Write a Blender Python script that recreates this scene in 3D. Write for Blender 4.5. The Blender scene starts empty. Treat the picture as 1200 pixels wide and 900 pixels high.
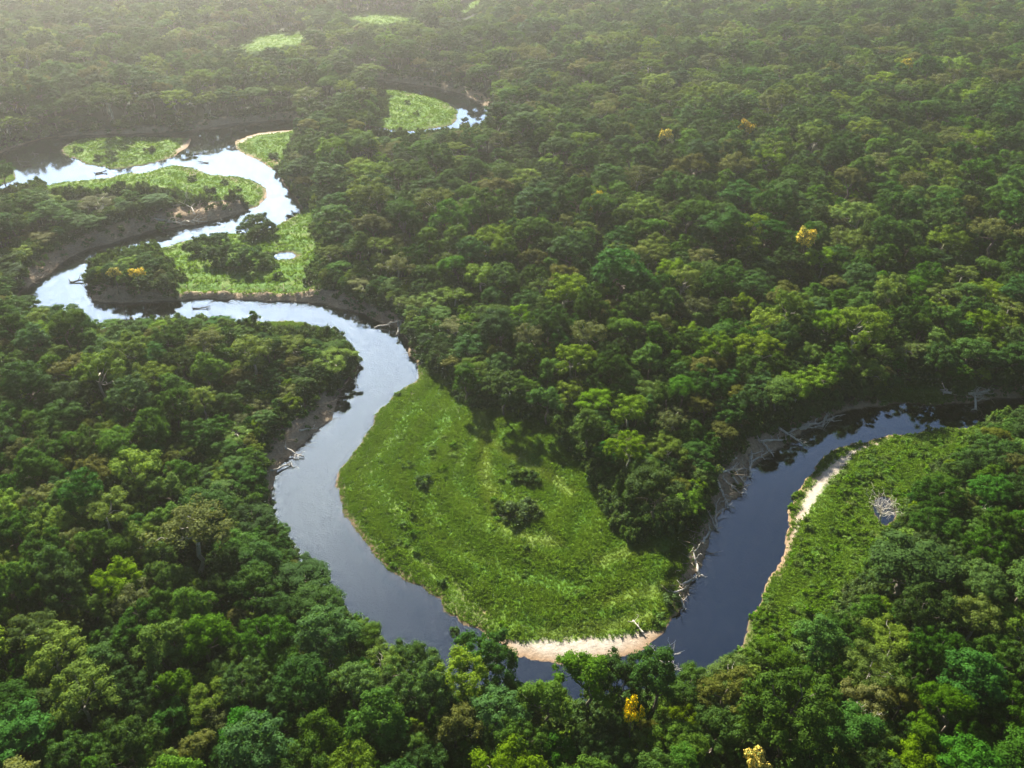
import bpy, math, random
import numpy as np

random.seed(11)
R = np.random.default_rng(11)
scene = bpy.context.scene
COL = scene.collection

# ------------------------------------------------------------------ camera
F = 1040.0                       # focal length in pixels of a 1200 px wide frame
CX, CY = 600.0, 450.0
PITCH = math.radians(33.2)
CAMH = 150.0
SP, CP = math.sin(PITCH), math.cos(PITCH)


def ground_at(u, v, z=0.0):
    """the place on the level z that shows at pixel (u, v) of the photograph"""
    u = np.asarray(u, float); v = np.asarray(v, float)
    a = (u - CX) / F; b = (CY - v) / F
    dy = CP + b * SP; dz = -SP + b * CP
    t = (z - CAMH) / dz
    return a * t, dy * t


def pixel_of(x, y, z):
    x = np.asarray(x, float); y = np.asarray(y, float); z = np.asarray(z, float) - CAMH
    zc = y * CP - z * SP
    return CX + F * x / zc, CY - F * (y * SP + z * CP) / zc, zc


cd = bpy.data.cameras.new('camera'); cam = bpy.data.objects.new('camera', cd); COL.objects.link(cam)
cd.sensor_width = 36.0; cd.lens = 36.0 * F / 1200.0
cd.clip_start = 1.0; cd.clip_end = 20000.0
cam.location = (0, 0, CAMH); cam.rotation_euler = (math.pi / 2 - PITCH, 0, 0)
scene.camera = cam

# ------------------------------------------------------------------ layout (traced shore lines, laid on the ground)
def poly(pts, z=0.0):
    p = np.array(pts, float); x, y = ground_at(p[:, 0], p[:, 1], z)
    return np.stack([x, y], 1)


def smooth_poly(P, n=2):
    for _ in range(n):
        Q = np.roll(P, -1, 0)
        P = np.stack([P * .75 + Q * .25, P * .25 + Q * .75], 1).reshape(-1, 2)
    return P


WATER = [
    # the long river: from the right edge round the big meadow and up to the far left loop
    [(1330, 456), (1200, 467), (1150, 470), (1100, 474), (1060, 473), (1020, 477), (990, 483), (965, 492), (940, 508),
     (915, 525), (893, 540), (876, 553), (871, 574), (852, 587), (841, 603), (832, 625), (823, 653), (806, 698),
     (791, 726), (768, 751), (735, 770), (690, 779), (650, 778), (615, 771), (590, 757), (567, 743), (533, 723),
     (510, 701), (480, 683), (447, 656), (420, 628), (403, 603), (396, 577), (397, 557), (410, 533), (430, 503),
     (457, 467), (481, 453), (489, 437), (484, 418), (476, 398), (466, 384), (440, 376), (418, 365), (388, 357),
     (340, 354), (270, 351), (213, 352), (164, 355), (128, 357), (107, 354), (101, 338), (100, 324), (108, 313),
     (150, 301), (185, 293), (228, 279), (270, 272), (305, 274), (330, 262), (352, 250), (357, 246), (346, 232),
     (334, 217), (327, 205), (315, 197), (303, 187), (281, 180), (275, 170), (281, 162), (300, 156), (343, 152),
     (380, 152), (410, 154), (440, 161), (490, 164), (540, 158), (566, 151), (577, 141), (574, 128), (550, 113),
     (517, 104), (472, 97), (433, 92), (400, 90), (380, 86), (380, 90), (400, 96), (438, 103), (480, 108), (508, 115), (527, 122), (538, 133), (533, 146),
     (507, 151), (475, 155), (442, 150), (402, 143), (350, 139), (300, 143), (255, 147), (228, 153), (200, 157), (140, 157), (85, 159),
     (42, 163), (13, 175), (-20, 190), (-20, 196), (2, 192), (17, 203), (19, 211), (0, 218), (-80, 235), (-140, 262), (-70, 256), (3, 231), (30, 224), (55, 216), (83, 212),
     (123, 210), (142, 203), (170, 202), (200, 193), (225, 197), (250, 205), (293, 208), (310, 220), (313, 232),
     (300, 242), (275, 250), (255, 257), (233, 263), (205, 267), (180, 270), (160, 276), (124, 286), (100, 294),
     (84, 302), (66, 312), (50, 326), (30, 338), (22, 352), (28, 366), (58, 386), (100, 397), (132, 399), (160, 391), (200, 384),
     (250, 379), (300, 376), (340, 375), (370, 380), (392, 390), (411, 405), (417, 420), (411, 440), (402, 457),
     (393, 485), (365, 512), (343, 533), (317, 562), (318, 590), (320, 612), (334, 643), (358, 678), (392, 717), (424, 748),
     (463, 782), (512, 809), (562, 826), (622, 833), (690, 833), (760, 829), (820, 816), (853, 796), (866, 768),
     (877, 740), (888, 715), (901, 677), (914, 643), (925, 605), (929, 586), (944, 562), (960, 543), (980, 529),
     (1016, 516), (1050, 510), (1080, 506), (1116, 502), (1160, 498), (1200, 490), (1330, 478)],
    [(1023, 597), (1031, 584), (1042, 586), (1048, 600), (1044, 615), (1034, 617), (1028, 606)],          # pool at right
    [(321, 300), (333, 297), (345, 298), (343, 303), (328, 304)],                                       # small far pool
    [(528, 16), (540, 13), (548, 4), (560, 0), (562, -8), (548, -6), (540, 2), (528, 10)],
]
ISLAND = [(68, 176), (80, 168), (92, 163), (143, 161), (197, 161), (216, 163), (226, 160), (222, 170), (205, 183), (190, 189), (167, 194),
          (140, 199), (122, 197), (100, 193), (84, 186)]
MEADOW = {
    'near': [(497, 419), (517, 443), (553, 471), (600, 480), (660, 497), (682, 530), (715, 568), (729, 613), (748, 631), (790, 632),
             (812, 618), (836, 610), (830, 640), (812, 700), (790, 735), (765, 760), (690, 795), (600, 785), (500, 705), (440, 662), (400, 605),
             (385, 560), (420, 500), (460, 455)],
    'right': [(855, 800), (905, 790), (960, 772), (992, 752), (1008, 715), (1030, 690), (1052, 662), (1058, 625), (1066, 596), (1100, 573),
              (1128, 546), (1150, 517), (1172, 494), (1100, 496), (1040, 505), (980, 520), (940, 555), (915, 590), (905, 640), (870, 745)],
    'mid': [(206, 357), (270, 356), (345, 358), (374, 350), (372, 325), (378, 292), (374, 264), (362, 240), (330, 258), (303, 271),
            (268, 269), (226, 276), (178, 291), (190, 310), (206, 330)],
    'bar': [(46, 222), (60, 211), (83, 209), (123, 207), (142, 200), (170, 199), (200, 190), (225, 194), (250, 202), (293, 205), (315, 220),
            (316, 234), (300, 244), (272, 238), (240, 243), (200, 235), (170, 228), (110, 232), (70, 236)],
    'island': ISLAND,
    'spit': [(270, 170), (281, 159), (300, 153), (345, 150), (352, 165), (340, 190), (326, 202), (310, 198), (278, 184)],
    'far': [(440, 101), (480, 106), (510, 114), (530, 120), (542, 133), (537, 149), (507, 156), (475, 160), (442, 160), (425, 156), (447, 140), (448, 120)],
    'clear': [(392, 36), (404, 24), (420, 16), (460, 15), (492, 21), (490, 38), (470, 46), (420, 47)],
    'glade': [(262, 66), (282, 52), (305, 41), (352, 38), (366, 46), (356, 72), (318, 82), (278, 82)],
    'bank': [(255, 374), (300, 371), (345, 371), (375, 377), (398, 392), (385, 402), (350, 396), (310, 396), (270, 388)],
    'left': [(-40, 192), (2, 189), (20, 203), (22, 212), (0, 222), (-40, 226)],
    'notch': [(552, 205), (585, 206), (602, 214), (578, 220), (556, 215)],
    'fern': [(890, 352), (925, 346), (968, 352), (950, 366), (905, 366)],
    'under': [(1030, 462), (1062, 452), (1110, 458), (1120, 480), (1060, 480), (1030, 482)],
    'top': [(520, 22), (545, 14), (552, 0), (566, -10), (570, 5), (556, 16), (540, 24)],
}
SAND = [
    [(555, 738), (600, 752), (660, 751), (725, 747), (760, 738), (778, 741), (772, 757), (738, 778), (690, 788), (645, 785), (605, 776), (582, 762)],
    [(1034, 517), (1012, 523), (992, 530), (972, 544), (957, 559), (945, 577), (936, 595), (928, 612), (938, 614), (949, 601), (960, 584),
     (970, 569), (980, 556), (995, 544), (1002, 533), (1024, 524)],
    [(932, 616), (922, 634), (914, 652), (909, 668), (914, 668), (921, 652), (930, 634), (937, 618)],
    [(277, 166), (281, 160), (300, 154), (346, 150), (346, 154), (310, 158), (292, 163), (284, 170)],
    [(305, 240), (311, 226), (318, 224), (321, 230), (313, 238), (305, 245)],
    [(762, 752), (778, 740), (792, 722), (797, 727), (786, 745), (770, 756)],
    [(276, 178), (300, 184), (312, 194), (306, 190), (290, 184)],
    [(203, 180), (214, 170), (228, 158), (229, 166), (214, 178)],
]
SCREE = [
    [(384, 464), (374, 470), (348, 496), (311, 526), (308, 566), (312, 600), (322, 612), (330, 570), (350, 535), (372, 512), (398, 490), (408, 455)],
    [(206, 346), (270, 346), (345, 349), (375, 345), (410, 353), (440, 366), (470, 376), (482, 398), (494, 432), (480, 420), (462, 392), (420, 376), (385, 363), (300, 360), (206, 360)],
    [(100, 345), (120, 341), (170, 343), (206, 345), (206, 360), (130, 363), (104, 360)],
    [(24, 330), (50, 306), (84, 290), (124, 274), (170, 262), (205, 252), (240, 248), (280, 240), (290, 250), (262, 262), (205, 274), (130, 292), (70, 320), (36, 345)],
    [(832, 560), (850, 540), (880, 520), (912, 508), (950, 492), (985, 478), (1030, 470), (1032, 480), (980, 494), (940, 514), (900, 545), (880, 560), (878, 578), (856, 594), (845, 610), (836, 650), (824, 680),
     (812, 705), (795, 730), (786, 720), (794, 690), (806, 650), (818, 620), (828, 596)],
    [(-10, 183), (20, 170), (60, 160), (140, 155), (220, 153), (255, 144), (300, 140), (350, 136.5), (352, 143), (300, 147), (250, 151), (140, 160), (50, 167), (0, 188)],
    [(430, 90), (472, 94), (520, 101), (555, 110), (580, 126), (584, 140), (574, 146), (566, 128), (545, 116), (515, 108), (470, 101), (432, 97)],
    [(1110, 470), (1150, 462), (1200, 458), (1330, 448), (1330, 462), (1200, 472), (1120, 480)],
]
WATER_P = [smooth_poly(poly(w), 2) for w in WATER]
ISLAND_P = smooth_poly(poly(ISLAND), 2)
MEADOW_P = {k: smooth_poly(poly(m), 1) for k, m in MEADOW.items()}
SAND_P = [smooth_poly(poly(s), 1) for s in SAND]
SCREE_P = [smooth_poly(poly(s), 1) for s in SCREE]


def sdf(P, X, Y):
    """signed distance to a polygon, negative inside"""
    out = np.full(X.shape, 1e9); ins = np.zeros(X.shape, bool)
    Q = np.roll(P, -1, 0)
    for (ax, ay), (bx, by) in zip(P, Q):
        ex, ey = bx - ax, by - ay
        L = ex * ex + ey * ey + 1e-12
        px, py = X - ax, Y - ay
        t = np.clip((px * ex + py * ey) / L, 0, 1)
        d = (px - t * ex) ** 2 + (py - t * ey) ** 2
        np.minimum(out, d, out=out)
        if ay != by:
            c = (ay <= Y) != (by <= Y)
            ins ^= c & (X < ax + (Y - ay) * ex / (by - ay))
    return np.where(ins, -1, 1) * np.sqrt(out)


TRACK = [poly([(562, 478), (566, 520), (570, 560), (575, 592), (590, 618), (612, 634), (650, 640)]), poly([(566, 520), (640, 560), (668, 580)]),
         poly([(712, 708), (750, 698), (790, 686)]), poly([(704, 662), (730, 653), (770, 643)]), poly([(640, 745), (700, 738), (745, 730), (770, 722)])]


def track_at(X, Y):
    d = np.full(X.shape, 99.)
    for Pl in TRACK:
        for (ax, ay), (bx, by) in zip(Pl[:-1], Pl[1:]):
            t_ = np.clip(((X - ax) * (bx - ax) + (Y - ay) * (by - ay)) / ((bx - ax) ** 2 + (by - ay) ** 2), 0, 1)
            d = np.minimum(d, np.hypot(X - ax - t_ * (bx - ax), Y - ay - t_ * (by - ay)))
    return d


def union(Ps, X, Y, reach=60.0):
    out = np.full(X.shape, 200.0)
    for P in Ps:
        lo, hi = P.min(0) - reach, P.max(0) + reach
        m = (X > lo[0]) & (X < hi[0]) & (Y > lo[1]) & (Y < hi[1])
        if m.any():
            out[m] = np.minimum(out[m], sdf(P, X[m], Y[m]))
    return out


_nw = [(R.uniform(0, 6.28), R.normal(0, 1, 2)) for _ in range(48)]


def waves(X, Y, scale, k0=0, n=12):
    s = 0
    for ph, d in _nw[k0:k0 + n]:
        s = s + np.sin((X * d[0] + Y * d[1]) * (2.2 / scale) + ph)
    return s / math.sqrt(n)


def sstep(a, b, x):
    t = np.clip((x - a) / (b - a), 0, 1); return t * t * (3 - 2 * t)


def fields(X, Y):
    w = union(WATER_P, X, Y)
    isl = union([ISLAND_P], X, Y)
    w = np.maximum(w, -isl)
    wob = waves(X, Y, 8, 0) * .75 + waves(X, Y, 3.2, 12) * .45 + waves(X, Y, 1.4, 28) * .2
    w = w + wob * .8
    return dict(w=w, m=union(list(MEADOW_P.values()), X, Y), s=union(SAND_P, X, Y), c=union(SCREE_P, X, Y))


def height(X, Y, f):
    w, m, s, c = f['w'], f['m'], f['s'], f['c']
    d = np.maximum(w, 0)
    forest = 0.25 + 2.7 * sstep(0, 5, d) + waves(X, Y, 60, 24) * .5 + waves(X, Y, 9, 36) * .12
    bar = 0.06 + 1.5 * (1 - np.exp(-d / 16)) + (waves(X, Y, 14, 24) * .16 + waves(X, Y, 3, 12) * .09 + .16 * np.sin(d * .8 + waves(X, Y, 22, 5) * 1.4)) * sstep(0, 6, d)
    sand = 0.04 + 0.9 * (1 - np.exp(-d / 10))
    scree = 0.2 + 3.0 * sstep(-.5, 6, d) + (np.abs(waves(X, Y, 3.5, 12)) * .35 + waves(X, Y, 1.6, 30) * .22) * sstep(.3, 2.5, d)
    mm = sstep(4, -4, m); mc = sstep(2, -1.5, c); ms = sstep(2, -1, s)
    h = forest * (1 - mm) + bar * mm
    h = h * (1 - mc) + scree * mc
    h = h * (1 - ms) + sand * ms
    e = np.maximum(-w, 0)
    shallow = np.where(s < 40, sstep(30, 0, s), 0)
    bed = -(2.6 * (1 - np.exp(-e / 3.0)) * (1 - shallow) + 2.2 * (1 - np.exp(-e / 26)) * shallow) - .03
    return np.where(w > 0, np.maximum(h, .05), bed)


# ------------------------------------------------------------------ node helpers
class NT:
    def __init__(s, tree): s.t = tree; s.n = tree.nodes; s.l = tree.links
    def new(s, kind, **kw):
        n = s.n.new(kind)
        for k, v in kw.items(): setattr(n, k, v)
        return n
    def put(s, sock, v):
        if isinstance(v, bpy.types.NodeSocket): s.l.new(v, sock)
        elif v is not None:
            if hasattr(sock, 'default_value'):
                dv = sock.default_value
                if hasattr(dv, '__len__') and not isinstance(v, str):
                    v = tuple(v) if hasattr(v, '__len__') else (v,) * len(dv)
                    if len(dv) == 4 and len(v) == 3: v = v + (1,)
                sock.default_value = v
    def math(s, op, a, b=None, c=None, clamp=False):
        n = s.new('ShaderNodeMath', operation=op, use_clamp=clamp)
        for i, v in enumerate((a, b, c)): s.put(n.inputs[i], v)
        return n.outputs[0]
    def mix(s, f, a, b, mode='MIX'):
        n = s.new('ShaderNodeMix', data_type='RGBA', blend_type=mode, clamp_factor=True)
        s.put(n.inputs[0], f); s.put(n.inputs[6], a); s.put(n.inputs[7], b)
        return n.outputs[2]
    def rng(s, v, a, b, c=0., d=1., smooth=False):
        n = s.new('ShaderNodeMapRange', interpolation_type='SMOOTHSTEP' if smooth else 'LINEAR')
        for i, x in enumerate((v, a, b, c, d)): s.put(n.inputs[i], x)
        return n.outputs[0]
    def noise(s, vec, scale, detail=4., rough=.55, dist=0.):
        n = s.new('ShaderNodeTexNoise'); s.put(n.inputs['Vector'], vec)
        n.inputs['Scale'].default_value = scale; n.inputs['Detail'].default_value = detail
        n.inputs['Roughness'].default_value = rough; n.inputs['Distortion'].default_value = dist
        return n.outputs[0]
    def attr(s, name): return s.new('ShaderNodeAttribute', attribute_name=name).outputs['Fac']
    def pos(s): return s.new('ShaderNodeNewGeometry').outputs['Position']


def material(name):
    m = bpy.data.materials.new(name); m.use_nodes = True
    m.node_tree.nodes.clear()
    t = NT(m.node_tree); out = t.new('ShaderNodeOutputMaterial')
    return m, t, out


def principled(t, out, col, rough=.8, spec=.2, bump=None, bs=.3, bd=.1):
    p = t.new('ShaderNodeBsdfPrincipled')
    t.put(p.inputs['Base Color'], col); t.put(p.inputs['Roughness'], rough); t.put(p.inputs['Specular IOR Level'], spec)
    if bump is not None:
        b = t.new('ShaderNodeBump'); t.put(b.inputs['Height'], bump)
        b.inputs['Strength'].default_value = bs; b.inputs['Distance'].default_value = bd
        t.l.new(b.outputs[0], p.inputs['Normal'])
    t.l.new(p.outputs[0], out.inputs[0])
    return p


def leaf_material(name, col, col2, trans=.36, gain=1.36, spec=.03):
    """two leaf tones of a species, varied leaf by leaf and tree by tree"""
    m, t, out = material(name)
    isl = t.new('ShaderNodeNewGeometry').outputs['Random Per Island']
    oi = t.new('ShaderNodeObjectInfo').outputs['Random']
    c = t.mix(isl, col, col2)
    if name == 'yellow_blossom': c = t.mix(t.math('GREATER_THAN', isl, .62), c, (.10, .14, .012))
    hs = t.new('ShaderNodeHueSaturation')
    t.put(hs.inputs['Hue'], t.rng(oi, 0, 1, .478, .505))
    t.put(hs.inputs['Saturation'], t.rng(t.math('FRACT', t.math('MULTIPLY', oi, 7.31)), 0, 1, .85, 1.1))
    t.put(hs.inputs['Value'], t.rng(t.math('FRACT', t.math('MULTIPLY', oi, 17.7)), 0, 1, .72 * gain, 1.28 * gain))
    t.put(hs.inputs['Color'], c)
    c = hs.outputs[0]
    p = t.new('ShaderNodeBsdfPrincipled')
    t.put(p.inputs['Base Color'], c); p.inputs['Roughness'].default_value = .65; p.inputs['Specular IOR Level'].default_value = spec
    tr = t.new('ShaderNodeBsdfTranslucent')
    t.put(tr.inputs['Color'], t.mix(1.0, c, (1.5, 1.35, .5), 'MULTIPLY'))
    mx = t.new('ShaderNodeMixShader'); mx.inputs[0].default_value = trans
    t.l.new(p.outputs[0], mx.inputs[1]); t.l.new(tr.outputs[0], mx.inputs[2]); t.l.new(mx.outputs[0], out.inputs[0])
    return m


def bark_material(name, c1, c2):
    m, t, out = material(name)
    n = t.noise(t.new('ShaderNodeTexCoord').outputs['Object'], 1.8, 5, .6)
    principled(t, out, t.mix(t.rng(n, .35, .65), c1, c2), .85, .15, n, .5, .1)
    return m


# ------------------------------------------------------------------ mesh helpers
def np_mesh(name, V, faces, mat=None, smooth=False, attrs=None):
    """faces: (n, k) int array, or a list of such arrays"""
    me = bpy.data.meshes.new(name)
    V = np.asarray(V, np.float32)
    if not isinstance(faces, list): faces = [faces]
    faces = [np.asarray(f, np.int32) for f in faces if len(f)]
    me.vertices.add(len(V)); me.vertices.foreach_set('co', V.ravel())
    if faces:
        loops = np.concatenate([f.ravel() for f in faces])
        tot = np.concatenate([np.full(len(f), f.shape[1], np.int32) for f in faces])
        st = np.concatenate([[0], np.cumsum(tot)[:-1]]).astype(np.int32)
        me.loops.add(len(loops)); me.loops.foreach_set('vertex_index', loops)
        me.polygons.add(len(tot)); me.polygons.foreach_set('loop_start', st); me.polygons.foreach_set('loop_total', tot)
        if smooth: me.polygons.foreach_set('use_smooth', np.ones(len(tot), bool))
    for k, a in (attrs or {}).items():
        at = me.attributes.new(k, 'FLOAT', 'POINT'); at.data.foreach_set('value', np.asarray(a, np.float32).ravel())
    me.update(calc_edges=True)
    if mat: me.materials.append(mat)
    return me


def link(name, data, parent=None):
    o = bpy.data.objects.new(name, data); COL.objects.link(o)
    if parent: o.parent = parent
    return o


def tag(o, label=None, cat=None, group=None, kind=None):
    if label: o['label'] = label
    if cat: o['category'] = cat
    if group: o['group'] = group
    if kind: o['kind'] = kind
    return o


class Build:
    def __init__(s): s.V = []; s.F = {}; s.n = 0
    def add(s, V, Fc):
        V = np.asarray(V, float); Fc = np.asarray(Fc, int) + s.n
        s.V.append(V); s.F.setdefault(Fc.shape[1], []).append(Fc); s.n += len(V)
    def mesh(s, name, mat, smooth=False):
        return np_mesh(name, np.concatenate(s.V), [np.concatenate(f) for f in s.F.values()], mat, smooth)
    def tube(s, pts, rad, sides=7):
        pts = np.asarray(pts, float); rings = []
        for i, p in enumerate(pts):
            d = pts[min(i + 1, len(pts) - 1)] - pts[max(i - 1, 0)]; d = d / (np.linalg.norm(d) + 1e-9)
            a = np.cross(d, (0.3, 1, .2) if abs(d[1]) < .9 else (1, 0, .2)); a /= np.linalg.norm(a); b = np.cross(d, a)
            th = np.arange(sides) * 2 * math.pi / sides
            rings.append(p + rad[i] * (np.cos(th)[:, None] * a + np.sin(th)[:, None] * b))
        n = len(pts); V = np.concatenate(rings + [pts[:1], pts[-1:]])
        i = np.arange(n - 1)[:, None] * sides; j = np.arange(sides)[None]; k = (j + 1) % sides
        s.add(V, np.stack([i + j, i + k, i + sides + k, i + sides + j], -1).reshape(-1, 4))
        # caps
        base = s.n - len(V); jj = np.arange(sides); kk = (jj + 1) % sides
        c0 = np.full(sides, n * sides); c1 = c0 + 1
        s.F.setdefault(3, []).append(np.concatenate([np.stack([c0, kk, jj], 1), np.stack([c1, (n - 1) * sides + jj, (n - 1) * sides + kk], 1)]) + base)


def bent(a, b, rng, n=5, amp=.08):
    a, b = np.asarray(a, float), np.asarray(b, float); L = np.linalg.norm(b - a)
    t = np.linspace(0, 1, n)[:, None]; off = rng.normal(0, amp * L, (n, 3)); off[0] = off[-1] = 0
    return a + (b - a) * t + off


_g = (1 + 5 ** .5) / 2
ICO_V = np.array([(-1, _g, 0), (1, _g, 0), (-1, -_g, 0), (1, -_g, 0), (0, -1, _g), (0, 1, _g), (0, -1, -_g), (0, 1, -_g), (_g, 0, -1), (_g, 0, 1), (-_g, 0, -1), (-_g, 0, 1)], float)
ICO_V /= np.linalg.norm(ICO_V[0])
ICO_F = np.array([(0, 11, 5), (0, 5, 1), (0, 1, 7), (0, 7, 10), (0, 10, 11), (1, 5, 9), (5, 11, 4), (11, 10, 2), (10, 7, 6), (7, 1, 8),
                  (3, 9, 4), (3, 4, 2), (3, 2, 6), (3, 6, 8), (3, 8, 9), (4, 9, 5), (2, 4, 11), (6, 2, 10), (8, 6, 7), (9, 8, 1)])


def leaf_quads(C, N, size, rng, aspect=.6):
    """one pointed leaf-spray quad at each centre C, facing N"""
    n = len(C)
    A = np.cross(N, rng.normal(0, 1, (n, 3))); A /= np.linalg.norm(A, axis=1)[:, None] + 1e-9
    B = np.cross(N, A)
    s = np.asarray(size)[:, None]
    V = np.stack([C - A * s * .5, C + B * s * .5 * aspect + A * s * .08 - N * s * .06, C + A * s * .5 - N * s * .14, C - B * s * .5 * aspect + A * s * .08 - N * s * .06], 1)
    return V.reshape(-1, 3), np.arange(4 * n).reshape(n, 4)


def crown_shape(seed, rx, rz, zc, n, rc, squash=.72, low=-.45, irregular=.15, leaves=120, ls=.62, core=.72, fill=.35, lobes=0):
    rng = np.random.default_rng(seed)
    az = rng.uniform(0, 2 * math.pi, n); u = rng.uniform(low, 1, n)
    ph = rng.uniform(0, 6.28, 3)
    shell = np.where(rng.random(n) < fill, rng.uniform(.35, .75, n), rng.uniform(.8, 1.05, n))
    ir = 1 + irregular * (np.sin(2 * az + ph[0]) * .6 + np.sin(3 * az + ph[1]) * .5 + np.sin(5 * az + ph[2]) * .3)
    rr = np.sqrt(np.maximum(1 - u * u, 0)) * shell * ir
    C = np.stack([rx * rr * np.cos(az), rx * rr * np.sin(az), zc + rz * u * shell + rng.normal(0, .12 * rz, n)], 1)
    if lobes:                        # several sub-crowns carried on big limbs
        la = rng.uniform(0, 6.28) + np.arange(lobes) * 2 * math.pi / lobes + rng.normal(0, .25, lobes)
        lr = rng.uniform(.35, .7, lobes) * rx
        LC = np.stack([lr * np.cos(la), lr * np.sin(la), rng.uniform(-.3, .45, lobes) * rz + zc], 1); LC[0] = (0, 0, zc + .5 * rz)
        k = rng.integers(0, lobes, n); dv = rng.normal(0, 1, (n, 3)); dv /= np.linalg.norm(dv, axis=1)[:, None]; dv[:, 2] = np.abs(dv[:, 2]) * 1.0 - .25
        C = LC[k] + dv * np.array([.48 * rx, .48 * rx, .5 * rz]) * rng.uniform(.7, 1.05, (n, 1))
    r = rc * rng.uniform(.65, 1.3, n)
    b = Build()
    LV = []; LN = []; LS = []
    for i in range(n):
        m = int(leaves * (r[i] / rc) ** 2 * rng.uniform(.75, 1.2))
        d = rng.normal(0, 1, (m, 3)); d[:, 2] += .45; d /= np.linalg.norm(d, axis=1)[:, None]
        bump = 1 + .16 * np.sin(d @ rng.normal(0, 4, 3) + 1) + .1 * np.sin(d @ rng.normal(0, 7, 3))
        P = C[i] + d * (r[i] * bump * rng.uniform(.78, 1.12, m))[:, None] * np.array([1, 1, squash])
        N = d + rng.normal(0, .42, (m, 3)) + np.array([0, 0, .35]); N /= np.linalg.norm(N, axis=1)[:, None]
        LV.append(P); LN.append(N); LS.append(ls * rng.uniform(.6, 1.35, m))
        if core > 0:
            b.add(C[i] + ICO_V * r[i] * core * np.array([1, 1, squash]) * rng.uniform(.85, 1.1, (12, 1)), ICO_F)
    V, Q = leaf_quads(np.concatenate(LV), np.concatenate(LN), np.concatenate(LS), rng)
    b.add(V, Q)
    return b, C, rng


def tree_meshes(kind, seed, leafm, barkm, tr=.28, zc=10., limbs=7, **kw):
    b, C, rng = crown_shape(seed, zc=zc, **kw)
    crown = b.mesh(kind + '_crown', leafm)
    t = Build()
    fork = np.array([rng.normal(0, .5), rng.normal(0, .5), zc - kw['rz'] * .75])
    t.tube(bent((0, 0, -.6), fork, rng, 6, .03), np.linspace(tr * 1.25, tr * .8, 6) + np.array([.35 * tr, 0, 0, 0, 0, 0]), 8)
    for i in rng.choice(len(C), min(limbs, len(C)), replace=False):
        t.tube(bent(fork, C[i] - (0, 0, .2), rng, 5, .07), np.linspace(tr * .55, tr * .14, 5), 5)
    return crown, t.mesh(kind + '_trunk', barkm, True)


# ------------------------------------------------------------------ materials
M_BARK = bark_material('bark', (.10, .08, .06), (.22, .19, .15))
M_PALE = bark_material('pale_bark', (.30, .27, .22), (.45, .42, .36))
M_DRIFT = bark_material('bleached_wood', (.46, .41, .34), (.72, .67, .58))
M_STICK = bark_material('dry_sticks', (.22, .17, .12), (.50, .41, .31))

KINDS = [
    # name, look, leaf tones, weight, shape
    ('dome', 'dark green dome-crowned tree', (.019, .056, .007), (.036, .090, .010), .25,
     dict(rx=5.4, rz=4.5, zc=10.2, n=84, rc=1.0, leaves=102, ls=0.37), M_BARK),
    ('round', 'mid green round-crowned tree', (.032, .088, .009), (.056, .130, .012), .25,
     dict(rx=4.8, rz=4.6, zc=10.0, n=76, rc=.95, leaves=102, lobes=5, ls=0.35), M_BARK),
    ('bright', 'bright yellow-green tree', (.066, .130, .008), (.104, .184, .012), .13,
     dict(rx=4.4, rz=4.0, zc=10.6, n=52, rc=.98, leaves=110, fill=.2, irregular=.22, ls=0.35), M_PALE),
    ('umbrella', 'flat-topped pale green tree', (.055, .105, .014), (.090, .150, .022), .05,
     dict(rx=5.2, rz=2.2, zc=12.0, n=50, rc=.95, squash=.5, low=0., leaves=116, irregular=.3, core=.6, ls=0.34), M_PALE),
    ('olive', 'olive brown bushy tree', (.060, .076, .013), (.095, .114, .020), .045,
     dict(rx=4.6, rz=3.5, zc=10.0, n=64, rc=.88, leaves=99, lobes=4, ls=0.34), M_BARK),
    ('silver', 'grey-green loose-crowned tree', (.065, .092, .024), (.105, .134, .040), .05,
     dict(rx=4.0, rz=3.3, zc=10.5, n=48, rc=.82, leaves=90, core=.5, irregular=.35, ls=0.32), M_PALE),
    ('tall', 'deep green narrow tree', (.019, .064, .009), (.034, .100, .013), .15,
     dict(rx=3.5, rz=5.0, zc=10.5, n=70, rc=.85, leaves=99, irregular=.15, ls=0.34), M_BARK),
]
NV = 3
SRC = []                                   # (crown mesh, trunk mesh) for every kind and variant
for ki, (nm, look, c1, c2, wgt, shp, bark) in enumerate(KINDS):
    lm = leaf_material(nm + '_leaves', c1, c2)
    for v in range(NV):
        SRC.append(tree_meshes(nm, 100 + ki * 10 + v, lm, bark, **shp))
M_YELLOW = leaf_material('yellow_blossom', (.58, .46, .015), (.70, .60, .05), .08)
YEL = [tree_meshes('flowering', 300 + v, M_YELLOW, M_BARK, rx=3.9, rz=2.6, zc=10.8, n=26, rc=1.1, leaves=90, core=.6) for v in range(2)]

M_SHRUB = leaf_material('shrub_leaves', (.030, .070, .014), (.058, .108, .022))
M_SHRUB2 = leaf_material('low_plant_leaves', (.055, .130, .010), (.090, .180, .018))


def shrub_mesh(seed, mat, rx=1.7, rz=1.3, n=12, rc=.75, ls=.42, leaves=60):
    b, C, rng = crown_shape(seed, rx, rz, rz * .55, n, rc, low=-.2, leaves=leaves, ls=ls, core=.75)
    return b.mesh('shrub_foliage', mat)


def stems_mesh(seed):
    rng = np.random.default_rng(seed); t = Build()
    for _ in range(5):
        t.tube(bent((0, 0, -.2), (rng.normal(0, .6), rng.normal(0, .6), 1.0), rng, 4, .06), np.linspace(.06, .02, 4), 5)
    return t.mesh('shrub_stems', M_BARK, True)


SHRUBS = [(shrub_mesh(400 + i, M_SHRUB), stems_mesh(410 + i)) for i in range(3)]
LOWS = [(shrub_mesh(420 + i, M_SHRUB2, 1.0, .6, 8, .5, .4, 40), stems_mesh(430 + i)) for i in range(2)]

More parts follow.
